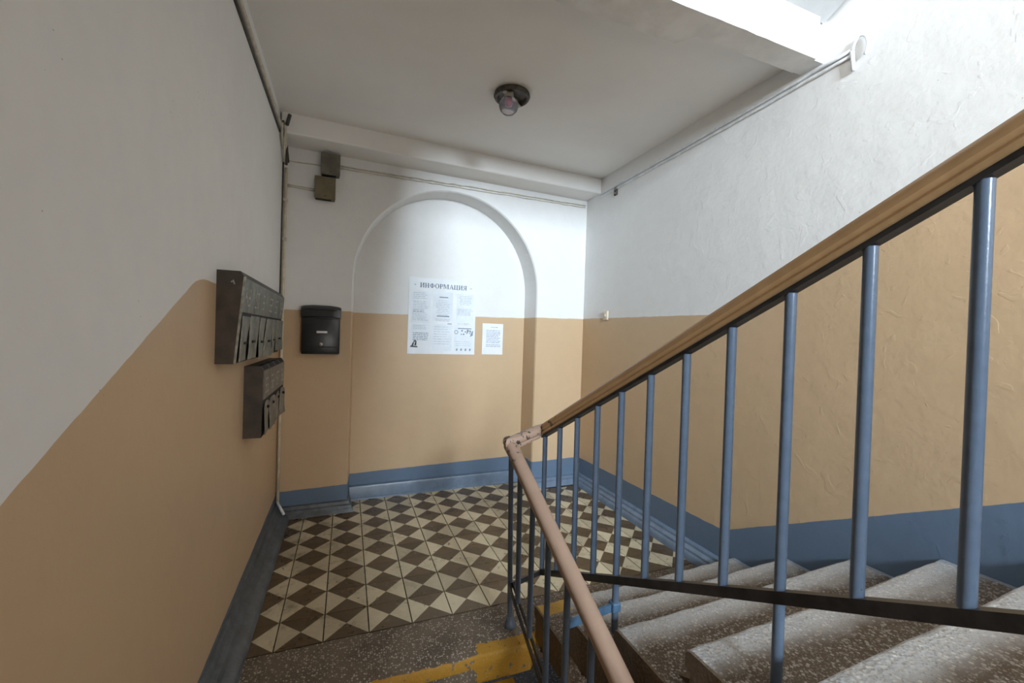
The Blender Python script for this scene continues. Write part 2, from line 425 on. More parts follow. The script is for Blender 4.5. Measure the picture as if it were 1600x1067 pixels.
# ------------------------------------------------------------------ skirtings
def skirting(name, prof, path, normals, label=None, m=None):
    """prof: (offset from wall, z); path: points on wall at floor; normals: offset directions per point"""
    bm = bmesh.new(); rings = []
    pf = prof+[(-0.004, prof[-1][1]), (-0.004, prof[0][1])]
    for p, nv in zip(path, normals):
        p = Vector(p); nv = Vector(nv)
        rings.append([bm.verts.new(p+nv*d+Vector((0, 0, z))) for d, z in pf])
    for k in range(len(rings)-1):
        for i in range(len(pf)):
            bm.faces.new((rings[k][i], rings[k][(i+1) % len(pf)], rings[k+1][(i+1) % len(pf)], rings[k+1][i]))
    bm.faces.new(rings[0]); bm.faces.new(rings[-1])
    return struct(obj(name, bm, m or m_skirt, autosmooth=True), label)
pl = [(0.0, 0.118), (0.014, 0.112), (0.020, 0.082), (0.042, 0.074), (0.050, 0.048), (0.080, 0.036), (0.095, 0.020), (0.100, 0.0)]
pr = [(0.0, 0.100), (0.022, 0.090), (0.026, 0.074), (0.030, 0.072), (0.048, 0.060), (0.052, 0.046), (0.056, 0.044), (0.068, 0.030), (0.074, 0.0)]
pb = [(0.0, 0.085), (0.018, 0.078), (0.022, 0.058), (0.036, 0.050), (0.040, 0.030), (0.050, 0.020), (0.055, 0.0)]
pn = [(0.0, 0.118), (0.030, 0.112), (0.036, 0.100), (0.038, 0.020), (0.046, 0.012), (0.048, 0.0)]
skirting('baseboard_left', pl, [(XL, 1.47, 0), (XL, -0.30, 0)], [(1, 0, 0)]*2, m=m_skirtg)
skirting('baseboard_right', pr, [(XR, 1.552, 0), (XR, -0.20, 0)], [(-1, 0, 0)]*2)
def bw(x, d, z=0.0): return BW @ Vector((x, d, z))
nb = (BW.to_3x3() @ Vector((0, -1, 0))); nx = (BW.to_3x3() @ Vector((1, 0, 0)))
skirting('baseboard_back', pb, [bw(XL, 0), bw(x0, 0), bw(x0+0.012, ND-0.01)], [nb, (nb+nx), nx*0.6], 'dark skirting at the foot of the pier below the black letterbox', m_skirtg)
skirting('baseboard_niche', pn, [bw(x0+0.03, ND), bw(x1-0.028, ND)], [nb, nb])
skirting('baseboard_pier', pb, [bw(x1-0.02, ND-0.01), bw(x1, 0), bw(XR, 0)], [-nx*0.6, (nb-nx), nb], 'lit blue skirting at the foot of the pier beside the right wall')

# ------------------------------------------------------------------ rising flight
def tread_mat():
    t = NT('worn_terrazzo_tread'); P, x, y, z = t.pos()
    tc = t.n('ShaderNodeTexCoord'); so = t.n('ShaderNodeSeparateXYZ'); t.t.links.new(tc.outputs['Object'], so.inputs[0])
    oy = so.outputs[1]; ox = so.outputs[0]
    v = t.voro(105); vc = t.voro(105, 'Color'); v2 = t.voro(210); vc2 = t.voro(210, 'Color')
    sx = t.n('ShaderNodeSeparateColor'); t.t.links.new(vc, sx.inputs[0]); sy = t.n('ShaderNodeSeparateColor'); t.t.links.new(vc2, sy.inputs[0])
    c1 = t.op('MULTIPLY', t.less(v, 0.45), t.op('GREATER_THAN', sx.outputs[0], 0.45))
    c2 = t.op('MULTIPLY', t.less(v2, 0.42), t.op('GREATER_THAN', sy.outputs[0], 0.40))
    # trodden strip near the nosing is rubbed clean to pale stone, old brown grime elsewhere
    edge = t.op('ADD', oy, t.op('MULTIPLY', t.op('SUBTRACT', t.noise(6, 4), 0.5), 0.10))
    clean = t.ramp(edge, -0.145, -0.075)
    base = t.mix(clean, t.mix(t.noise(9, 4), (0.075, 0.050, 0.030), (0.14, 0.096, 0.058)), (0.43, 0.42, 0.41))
    st = t.mix(sx.outputs[1], (0.33, 0.28, 0.22), (0.66, 0.63, 0.58)); st2 = t.mix(sy.outputs[1], (0.12, 0.10, 0.08), (0.45, 0.42, 0.38))
    col = t.mix(t.op('MULTIPLY', c2, 0.65), base, st2); col = t.mix(t.op('MULTIPLY', c1, t.fmix(clean, 0.55, 0.85)), col, st)
    # blue overspray by the wall, yellow patch at the free end of the first step
    bl = t.op('GREATER_THAN', t.op('ADD', x, t.op('MULTIPLY', t.noise(20, 3), 0.05)), 2.425)
    col = t.mix(t.op('MULTIPLY', bl, 0.7), col, (0.26, 0.31, 0.38))
    ye = t.op('MULTIPLY', t.less(t.op('ADD', x, t.op('MULTIPLY', t.noise(25, 3), 0.08)), 1.33), t.op('MULTIPLY', t.less(z, 0.16), t.op('GREATER_THAN', t.op('ADD', oy, t.op('MULTIPLY', t.noise(25, 3), 0.03)), -0.085)))
    col = t.mix(t.op('MULTIPLY', ye, 0.9), col, (0.60, 0.34, 0.03))
    # free ends are painted brown
    en = t.less(x, t.op('ADD', 1.136, t.op('MULTIPLY', t.noise(30, 3), 0.006)))
    col = t.mix(t.op('MULTIPLY', en, 0.85), col, (0.11, 0.068, 0.032))
    t.bump(t.op('ADD', t.noise(45, 4), t.op('MULTIPLY', v, 0.5)), 0.5, 0.008)
    return t.out(col, 0.55)
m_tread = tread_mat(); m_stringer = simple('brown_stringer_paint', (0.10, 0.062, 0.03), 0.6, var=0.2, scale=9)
flight = tag(empty('stair_flight', (1.75, -0.26, 0)), 'flight of worn terrazzo steps rising along the right wall from the tiled landing', 'stairs')
RIS = 0.152
for n in range(1, 11):
    bm = bmesh.new()
    zt = RIS*n; yR = -0.24-0.308*(n-1); yL = -0.262-0.313*(n-1)
    N = 26; rings = []
    for k in range(N+1):
        s = k/N; x = 1.130+(XR-0.003-1.130)*s; yn = yL+(yR-yL)*s
        wear = 0.010*math.exp(-((s-0.5)/0.30)**2)
        jy = 0.004*(random.random()-0.5); jr = 0.010+0.007*random.random()
        zz = zt-0.012*(1-s)
        bk = yn-0.335
        rings.append([bm.verts.new(p) for p in [(x, yn-0.02, zz-RIS+0.004), (x, yn-0.02, zz-0.055), (x, yn+jy, zz-0.048), (x, yn+jy, zz-jr-wear*0.7), (x, yn-jr*0.4, zz-jr*0.35-wear*0.7), (x, yn-jr-0.004, zz-wear*0.6), (x, yn-0.06, zz-wear*0.4), (x, yn-0.14, zz-wear*0.15), (x, bk, zz), (x, bk, zz-RIS+0.004)]])
    nr = len(rings[0])
    for k in range(N):
        for i in range(nr):
            bm.faces.new((rings[k][i], rings[k][(i+1) % nr], rings[k+1][(i+1) % nr], rings[k+1][i]))
    bm.faces.new(rings[0]); bm.faces.new(rings[-1])
    ym = (yL+yR)/2
    for v in bm.verts: v.co -= Vector((0, ym, 0))
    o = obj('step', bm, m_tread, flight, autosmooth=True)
    o.location = Vector((0, ym, 0))-flight.location
for xa, xb in ((1.19, 1.27), (2.34, XR-0.003)):
    bm = bmesh.new()
    pts = [(-0.20, -0.14), (-0.26, 0.02), (-3.30, 1.52), (-3.30, 1.30)]
    v = [[bm.verts.new(Vector((x, p[0], p[1]))-flight.location) for p in pts] for x in (xa, xb)]
    bm.faces.new(v[0]); bm.faces.new(v[1])
    for i in range(4): bm.faces.new((v[0][i], v[0][(i+1) % 4], v[1][(i+1) % 4], v[1][i]))
    obj('stringer', bm, m_stringer, flight)
# descending flight (on which the camera stands)
flight2 = tag(empty('stair_flight', (0.45, -0.30, -0.15)), 'flight of terrazzo steps dropping from the yellow landing edge into shadow', 'stairs')
for n in range(1, 5):
    bm = bmesh.new(); yn = -0.29-0.305*(n-1)
    box(bm, (XL+0.003, yn-0.32, -0.15*n-0.148), (1.02, yn, -0.15*n), bev=0.01)
    for v in bm.verts: v.co -= flight2.location
    obj('step', bm, m_terr, flight2)

# ------------------------------------------------------------------ railing
def paint_blue():
    t = NT('blue_grey_railing_paint'); n = t.noise(30, 4)
    t.bump(t.noise(80, 3), 0.25, 0.002)
    ch = t.op('GREATER_THAN', t.noise(50, 4), 0.70)
    return t.out(t.mix(t.op('MULTIPLY', ch, 0.6), t.mix(n, (0.085, 0.118, 0.168), (0.135, 0.178, 0.242)), (0.06, 0.05, 0.045)), 0.30)
m_bal = paint_blue()
m_bar = simple('dark_iron_paint', (0.030, 0.028, 0.028), 0.35, var=0.25, scale=20)
m_bracket = simple('bright_blue_bracket_paint', (0.09, 0.17, 0.27), 0.35, var=0.15)
def rail_mat(name, top):
    t = NT(name); P, x, y, z = t.pos()
    n = t.noise(12, 5); col = t.mix(n, tuple(c*0.82 for c in top), tuple(min(1, c*1.12) for c in top))
    near = t.ramp(y, -0.36, -0.16)
    ch = t.op('MULTIPLY', t.op('GREATER_THAN', t.op('ADD', t.noise(34, 3, 0.58), t.op('MULTIPLY', near, 0.08)), 0.672), 1.0)
    ch2 = t.op('GREATER_THAN', t.noise(70, 3, 0.5), 0.80)
    col = t.mix(t.op('MULTIPLY', t.op('MAXIMUM', t.op('MULTIPLY', ch, near), ch2), 0.9), col, (0.035, 0.022, 0.015))
    t.bump(t.op('SUBTRACT', t.noise(28, 4), ch), 0.25, 0.004)
    return t.out(col, 0.38)
m_rail = rail_mat('handrail_paint_toned_down', (0.37, 0.245, 0.175))  # one rail paint in two tones; falling, lit side toned down
m_rail2 = rail_mat('handrail_paint_brightened', (0.60, 0.365, 0.175))  # same rail paint, colour brightened to lift the shaded rising side
railing = tag(empty('stair_railing', (1.04, -0.175, 0)), 'blue-grey iron stair railing with painted wooden handrail turning at the landing', 'railing')
RO = railing.location
def rchild(name, bm, m, sm=False, au=False):
    for v in bm.verts: v.co -= RO
    return obj(name, bm, m, railing, smooth=sm, autosmooth=au)
XA, XD = 1.25, 1.04
def ztopA(y): return 0.890+0.4975*(-0.077-y)       # baluster tops, rising flight
def zbarA(y): return 0.500+0.487*(-0.736-y)        # lower bar centre
def ztopD(y): return 0.815-0.492*(-0.150-y)
def zbarD(y): return 0.205-0.492*(-0.185-y)
# balusters, rising side
for k in range(14):
    y = -0.077-0.1615*k
    post = k in (4, 8, 12)
    zb0 = zbarA(y)+0.0135
    if post: zb0 = {4: 0.293, 8: 0.60, 12: 0.90}[k]
    bm = bmesh.new(); tube(bm, [(XA, y-0.012*(k < 6)*(1-k/6), zb0), (XA, y, ztopA(y)+0.004)], 0.0128, 14)
    b = rchild('baluster', bm, m_bal, au=True)
# balusters, falling side
for k, (yb, yt) in enumerate([(-0.180, -0.128), (-0.270, -0.250), (-0.408, -0.402), (-0.575, -0.560), (-0.722, -0.726), (-0.893, -0.893), (-1.055, -1.055), (-1.215, -1.215)]):
    zb0 = 0.0 if k == 0 else (-0.30 if k == 4 else zbarD(yb)+0.010)
    bm = bmesh.new(); tube(bm, [(XD, yb, zb0), (XD, yt, ztopD(yt)+0.004)], 0.0125, 14)
    rchild('baluster', bm, m_bal, au=True)
bm = bmesh.new(); lathe(bm, [(0.0, 0.055), (0.0135, 0.052), (0.020, 0.040), (0.026, 0.018), (0.026, 0.0), (0.0, 0.0)], (XD, -0.180, 0), 18)
rchild('base_collar', bm, m_bal, sm=True)
def flatbar(name, pts, w, h, m, sidev):
    bm = bmesh.new(); prof = [(-w/2, -h/2), (w/2, -h/2), (w/2, h/2), (-w/2, h/2)]
    sweep(bm, prof, pts, [(Vector(sidev), Vector((0, 0, 1)))]*len(pts)); return rchild(name, bm, m)
X3 = (1, 0, 0)
flatbar('top_bar', [(XA, -0.06, ztopA(-0.06)+0.009), (XA, -2.25, ztopA(-2.25)+0.009)], 0.030, 0.013, m_bar, X3)
flatbar('top_bar', [(XD, -0.14, ztopD(-0.14)+0.008), (XD, -1.32, ztopD(-1.32)+0.008)], 0.034, 0.012, m_bar, X3)
flatbar('lower_bar', [(XA, -0.085, zbarA(-0.085)), (XA, -2.25, zbarA(-2.25))], 0.0275, 0.031, m_bar, X3)
flatbar('lower_bar', [(XD, -0.178, 0.203), (XA, -0.085, zbarA(-0.085))], 0.010, 0.026, m_bar, Vector((-0.093, 0.21, 0)).normalized())
for dx in (-0.011, 0.011):
    flatbar('lower_bar', [(XD+dx, -0.185, zbarD(-0.185)), (XD+dx, -1.32, zbarD(-1.32))], 0.007, 0.024, m_bar, X3)
flatbar('cross_bracket', [(XD-0.005, -0.722, 0.362), (XA+0.005, -0.723, 0.390)], 0.010, 0.030, m_bracket, (0, 1, 0))
bm = bmesh.new(); box(bm, (XA-0.018, -0.741, 0.374), (XA+0.018, -0.705, 0.410), bev=0.005); rchild('clamp', bm, m_bracket)
# wooden handrail profile (s across, u vertical)
HP = [(-0.024, 0.0), (0.024, 0.0), (0.026, 0.010), (0.023, 0.017), (0.031, 0.026), (0.032, 0.040), (0.026, 0.052), (0.014, 0.059), (0.0, 0.061), (-0.014, 0.059), (-0.026, 0.052), (-0.032, 0.040), (-0.031, 0.026), (-0.023, 0.017), (-0.026, 0.010)]
def handrail(name, pts, sides, m):
    bm = bmesh.new(); sweep(bm, HP, pts, [(Vector(s), Vector((0, 0, 1))) for s in sides]); return rchild(name, bm, m, au=True)
bA = lambda y: ztopA(y)+0.016
bD = lambda y: ztopD(y)+0.014
handrail('handrail', [(XA, -0.070, bA(-0.070))]+[(XA, y, bA(y)) for y in (-0.3, -0.6, -1.0, -1.5, -2.25)], [X3]*6, m_rail2)
kn = Vector((-0.05, 0.21, 0)).normalized()
p_in = (XD+0.006, -0.112, bD(-0.112)+0.006)
handrail('handrail_knee', [(XD-0.020, -0.128, p_in[2]-0.004), (XD+0.02, -0.110, p_in[2]+0.003), (XA-0.05, -0.080, bA(-0.07)-0.010), (XA, -0.069, bA(-0.069))], [(0.55, 0.62, 0), kn, kn, (0.8, 0.3, 0)], m_rail)
handrail('handrail', [(XD-0.004, -0.098, bD(-0.098)-0.001)]+[(XD, y, bD(y)) for y in (-0.16, -0.4, -0.8, -1.35)], [X3]*5, m_rail)

# ------------------------------------------------------------------ letterbox banks on the left wall
m_mb_side = simple('dark_brown_metal_paint', (0.062, 0.047, 0.035), 0.5, var=0.2, scale=12)
def scuffed(name, c1, c2):
    t = NT(name); n = t.noise(14, 5, 0.65); s = t.noise(60, 4, 0.7)
    sc = t.op('GREATER_THAN', s, 0.66)
    t.bump(n, 0.4, 0.006)
    return t.out(t.mix(t.op('MULTIPLY', sc, 0.45), t.mix(t.ramp(n, 0.3, 0.7), c1, c2), (0.30, 0.29, 0.26)), 0.42)
m_mb_front = scuffed('grey_green_metal_paint', (0.10, 0.108, 0.092), (0.22, 0.23, 0.20))
m_mb_front2 = scuffed('grey_brown_metal_paint', (0.10, 0.09, 0.075), (0.19, 0.175, 0.15))
m_black = simple('slot_black', (0.006, 0.006, 0.006), 0.7, var=0.0)
m_mark = simple('faded_white_numeral_paint', (0.52, 0.50, 0.45), 0.7, var=0.25, scale=60)
m_edge = simple('bare_metal_edge', (0.36, 0.35, 0.31), 0.4, metal=0.4, var=0.2, scale=40)
SEG = {'0': 'abcdef', '1': 'bc', '2': 'abged', '3': 'abgcd', '4': 'fgbc', '5': 'afgcd', '6': 'afgedc', '7': 'abc', '8': 'abcdefg', '9': 'abfgcd'}
def digit(bm, ch, org, ux, uz, h, w, th=0.0055):
    L = {'a': ((0, h), (w, h)), 'b': ((w, h), (w, h/2)), 'c': ((w, h/2), (w, 0)), 'd': ((0, 0), (w, 0)), 'e': ((0, 0), (0, h/2)), 'f': ((0, h/2), (0, h)), 'g': ((0, h/2), (w, h/2))}
    for s in SEG[ch]:
        (a0, b0), (a1, b1) = L[s]
        d = Vector((a1-a0, b1-b0)).normalized()*th*0.5; e = Vector((-d.y, d.x))
        pts = [(a0-d.x+e.x, b0-d.y+e.y), (a0-d.x-e.x, b0-d.y-e.y), (a1+d.x-e.x, b1+d.y-e.y), (a1+d.x+e.x, b1+d.y+e.y)]
        face(bm, [org+ux*p[0]+uz*p[1] for p in pts])
def bank(name, label, ya, yb, za, zb, dtop, dbot, nums, m_f, style):
    root = tag(empty(name, (XL, ya, za)), label, 'letterbox bank'); root_loc = root.location.copy()
    def ch(nm, bm, m, parent=root, **k):
        for v in bm.verts: v.co -= root_loc
        return obj(nm, bm, m, parent, **k)
    # body: prism, deeper at the top; front frame recessed behind the doors
    bm = bmesh.new()
    sec = [(0, za), (dbot, za), (dtop, zb-0.02), (dtop-0.012, zb), (0, zb)]
    v = [[bm.verts.new((XL+d, y, z)) for d, z in sec] for y in (ya, yb)]
    bm.faces.new(v[0]); bm.faces.new(v[1])
    for i in range(5): bm.faces.new((v[0][i], v[0][(i+1) % 5], v[1][(i+1) % 5], v[1][i]))
    ch('body', bm, m_mb_side)
    uz = Vector((dtop-dbot, 0, zb-0.02-za)); H = uz.length; uz.normalize(); uy = Vector((0, 1, 0)); un = uy.cross(uz)   # un points into room?
    if un.x < 0: un = -un
    O = Vector((XL+dbot, ya, za))
    n = len(nums); wv = (yb-ya)/n
    # front sheet (upper part carrying the numerals)
    hd = H*(0.60 if style == 'a' else 0.56)
    def fbox(bm, s0, s1, t0, t1, d0, d1, bev=0.0):
        pts = [O+uy*s+uz*t+un*d for s in (s0, s1) for t in (t0, t1) for d in (d0, d1)]
        vs = [bm.verts.new(p) for p in pts]
        for f in [(0, 1, 3, 2), (4, 6, 7, 5), (0, 4, 5, 1), (2, 3, 7, 6), (0, 2, 6, 4), (1, 5, 7, 3)]: bm.faces.new([vs[i] for i in f])
    bm = bmesh.new(); fbox(bm, 0.004, yb-ya-0.004, hd, H-0.004, 0, 0.004)
    ch('front_sheet', bm, m_f)
    if style == 'a':
        bm = bmesh.new(); fbox(bm, -0.001, 0.004, 0, H, -0.001, 0.007); ch('edge_trim', bm, m_edge)
        bm = bmesh.new(); tube(bm, [(XL+dtop*0.55, ya-0.004, zb-0.045), (XL+dtop*0.62, ya-0.005, zb-0.038), (XL+dtop*0.66, ya-0.004, zb-0.052)], 0.0035, 6); ch('paint_mark', bm, m_mark)
    for k, num in enumerate(nums):
        s0 = k*wv; dark = bmesh.new(); fbox(dark, s0+0.004, s0+wv-0.002, 0.004, hd-0.002, 0.0002, 0.0012); ch('opening', dark, m_black)
        # warped sheet door, hinged on one edge
        bend = random.uniform(0.004, 0.018); bm = bmesh.new(); nu, nv_ = 6, 6
        w0, w1 = s0+0.008+random.uniform(0, 0.004), s0+wv-0.006-random.uniform(0, 0.014)
        t0, t1 = 0.008+random.uniform(-0.012, 0.008), hd-0.008-random.uniform(0, 0.010)
        gridv = []
        for a in range(nu+1):
            row = []
            for b in range(nv_+1):
                s = a/nu; t = b/nv_
                tt = t0+(t1-t0)*t
                if style == 'b':
                    e = abs(s-0.5)*2
                    tt = t0+(t1-t0-0.03*e**3)*t
                d = 0.004+bend*(s if k % 2 else 1-s)*(0.4+0.6*(1-t))+0.004*math.sin(5*s+k)*math.sin(4*t+k)
                row.append(O+uy*(w0+(w1-w0)*s)+uz*tt+un*d)
            gridv.append(row)
        top = [[bm.verts.new(p+un*0.0025) for p in r] for r in gridv]; bot = [[bm.verts.new(p) for p in r] for r in gridv]
        for a in range(nu):
            for b in range(nv_):
                bm.faces.new((top[a][b], top[a+1][b], top[a+1][b+1], top[a][b+1])); bm.faces.new((bot[a][b], bot[a][b+1], bot[a+1][b+1], bot[a+1][b]))
        for a in range(nu):
            bm.faces.new((top[a][0], bot[a][0], bot[a+1][0], top[a+1][0])); bm.faces.new((top[a][nv_], top[a+1][nv_], bot[a+1][nv_], bot[a][nv_]))
        for b in range(nv_):
            bm.faces.new((top[0][b], top[0][b+1], bot[0][b+1], bot[0][b])); bm.faces.new((top[nu][b], bot[nu][b], bot[nu][b+1], top[nu][b+1]))
        dr = ch('door', bm, m_f, smooth=False)
        dr_par = dr
        bm = bmesh.new()
        p = gridv[3][3]+un*0.0035
        if style == 'a': c = p+uz*(-0.018); ax_ = [c-uy*0.030, c+uy*0.024]
        else: c = p+uz*0.05; ax_ = [c-uy*0.006, c+uy*0.006]
        tube(bm, ax_, 0.0055 if style == 'a' else 0.008, 8); ch('keyhole', bm, m_black, dr_par)
        bm = bmesh.new(); tube(bm, [gridv[0][b]+un*0.003 for b in range(nv_+1)], 0.0022, 6)
        if style == 'a' or k % 2: ch('rim', bm, m_edge, dr_par)
        else: bm.free()
        # numeral on the sheet above each door
        base = O+uy*(s0+wv*0.30)+uz*(hd+(H-hd)*0.22)+un*0.0052
        hh = (H-hd)*0.46
        for q, c_ in enumerate(num):
            bm = bmesh.new(); digit(bm, c_, base+uy*q*(wv*0.26), uy, uz, hh, wv*0.16, 0.009)
            bmesh.ops.remove_doubles(bm, verts=bm.verts, dist=1e-5); ch('numeral', bm, m_mark)
    if style == 'b':
        for k in range(n):
            bm = bmesh.new(); y0 = ya+k*wv+0.025; y1 = ya+(k+1)*wv-0.02
            face(bm, [(XL+dtop-0.030, y0, zb+0.001), (XL+dtop-0.011, y0, zb+0.001), (XL+dtop-0.011, y1, zb+0.001), (XL+dtop-0.030, y1, zb+0.001)])
            face(bm, [(XL+dtop-0.011, y0, zb+0.001), (XL+dtop+0.0018, y0, zb-0.019), (XL+dtop+0.0018, y1, zb-0.019), (XL+dtop-0.011, y1, zb+0.001)])
            bmesh.ops.remove_doubles(bm, verts=bm.verts, dist=1e-5)
            ch('mail_slot', bm, m_black)
    return root
bank('letterbox_bank', 'dented grey-green letterbox bank of six doors, higher of two on the left wall', -0.165, 0.93, 1.272, 1.632, 0.090, 0.062, ['49', '50', '51', '52', '53', '54'], m_mb_front, 'a')
bank('letterbox_bank', 'brown-grey letterbox bank of four doors hung below the six-door bank', 0.335, 1.06, 0.868, 1.225, 0.082, 0.080, ['55', '56', '57', '58'], m_mb_front2, 'b')

# ------------------------------------------------------------------ black letterbox on the pier
def on_back(root_name, x, z, label, cat, depth=0.0):
    r = tag(empty(root_name), label, cat); r.matrix_world = BW @ Matrix.Translation((x, depth, z)); return r
m_lb = simple('black_plastic', (0.010, 0.010, 0.011), 0.38, var=0.1)
m_lb2 = simple('black_plastic_lid', (0.014, 0.015, 0.015), 0.32, var=0.1)
m_steel = simple('polished_steel', (0.55, 0.55, 0.55), 0.3, metal=0.7, var=0.05)
r = on_back('letterbox', 0.080, 1.235, 'black letterbox with silver name plate and round lock on the pier', 'letterbox')
bm = bmesh.new(); box(bm, (-0.133, -0.075, 0.0), (0.133, -0.001, 0.345), bev=0.010); obj('body', bm, m_lb, r, autosmooth=True)
bm = bmesh.new(); box(bm, (-0.122, -0.083, 0.015), (0.122, -0.072, 0.270), bev=0.005); d = obj('door', bm, m_lb2, r, autosmooth=True)
bm = bmesh.new(); box(bm, (-0.030, -0.0865, 0.158), (0.044, -0.082, 0.176), bev=0.002); obj('name_plate', bm, m_steel, d)
bm = bmesh.new(); Mx = Matrix.Translation((0.004, -0.083, 0.075)) @ Matrix.Rotation(math.radians(90), 4, 'X'); lathe(bm, [(0.0, 0.010), (0.010, 0.009), (0.014, 0.003), (0.016, -0.002)], n=18)
bmesh.ops.transform(bm, matrix=Mx, verts=bm.verts); obj('lock', bm, m_steel, d, smooth=True)
bm = bmesh.new(); box(bm, (-0.105, -0.0842, 0.052), (0.112, -0.082, 0.058)); obj('moulded_rib', bm, m_black, d)
bm = bmesh.new()   # sloping lid with curved lower edge
prof = [(-0.001, 0.372), (-0.060, 0.366), (-0.086, 0.345), (-0.092, 0.285), (-0.084, 0.283), (-0.078, 0.335), (-0.001, 0.350)]
rg = [[bm.verts.new((x, a+(0.006 if abs(x) > 0.13 else 0), b-0.012*(abs(x)/0.138)**4)) for a, b in prof] for x in (-0.138, -0.120, -0.06, 0, 0.06, 0.120, 0.138)]
for k in range(6):
    for i in range(7): bm.faces.new((rg[k][i], rg[k][(i+1) % 7], rg[k+1][(i+1) % 7], rg[k+1][i]))
bm.faces.new(rg[0]); bm.faces.new(rg[-1]); obj('lid', bm, m_lb2, r, autosmooth=True)
bm = bmesh.new(); box(bm, (-0.110, -0.0945, 0.330), (0.110, -0.080, 0.336)); obj('mail_slot', bm, m_black, r)

# ------------------------------------------------------------------ poster and notice in the niche
m_paper = simple('white_paper', (0.80, 0.82, 0.84), 0.55, var=0.03, scale=6)
m_paper2 = simple('bluish_sheet', (0.74, 0.78, 0.82), 0.55, var=0.03, scale=8)
m_ink = simple('blue_grey_ink', (0.11, 0.15, 0.21), 0.7, var=0.1)
m_inkm = simple('mid_grey_ink', (0.24, 0.28, 0.34), 0.7, var=0.1)
m_inkl = simple('pale_grey_ink', (0.52, 0.56, 0.61), 0.7, var=0.1)
m_inkd = simple('dark_ink', (0.045, 0.05, 0.06), 0.7, var=0.1)
def warped_sheet(w, h, amp, th=0.0012, n=14):
    bm = bmesh.new()
    def dz(x, z): return -0.002-amp*(0.5+0.5*math.sin(7*x/w+3*z/h))*(0.25+0.75*(1-min(1, x/w*1.6)))
    f = [[bm.verts.new((w*a/n, dz(w*a/n, h*b/n)-th, h*b/n)) for b in range(n+1)] for a in range(n+1)]
    k = [[bm.verts.new((w*a/n, dz(w*a/n, h*b/n), h*b/n)) for b in range(n+1)] for a in range(n+1)]
    for a in range(n):
        for b in range(n):
            bm.faces.new((f[a][b], f[a+1][b], f[a+1][b+1], f[a][b+1])); bm.faces.new((k[a][b], k[a][b+1], k[a+1][b+1], k[a+1][b]))
        bm.faces.new((f[a][0], k[a][0], k[a+1][0], f[a+1][0])); bm.faces.new((f[a][n], f[a+1][n], k[a+1][n], k[a][n]))
        bm.faces.new((f[0][a], f[0][a+1], k[0][a+1], k[0][a])); bm.faces.new((f[n][a], k[n][a], k[n][a+1], f[n][a+1]))
    return bm, dz
pos_x, pos_z, PWD, PHT = 0.768, 1.234, 0.620, 0.680
r = on_back('information_poster', pos_x, pos_z, 'large white information poster with Cyrillic heading pinned inside the arched niche', 'poster', ND)
bm, pdz = warped_sheet(PWD, PHT, 0.003); obj('sheet', bm, m_paper, r, smooth=False)
LIFT = 0.0016
def q(bm, xa, za, xb, zb):
    nx_ = max(1, int((xb-xa)/0.05)+1)
    for k in range(nx_):
        u0_, u1_ = xa+(xb-xa)*k/nx_, xa+(xb-xa)*(k+1)/nx_
        face(bm, [(u0_, pdz(u0_, za)-LIFT-0.0004, za), (u1_, pdz(u1_, za)-LIFT-0.0004, za), (u1_, pdz(u1_, zb)-LIFT-0.0004, zb), (u0_, pdz(u0_, zb)-LIFT-0.0004, zb)])
def poly(bm, pts): face(bm, [(x, pdz(x, z)-LIFT-0.0004, z) for x, z in pts])
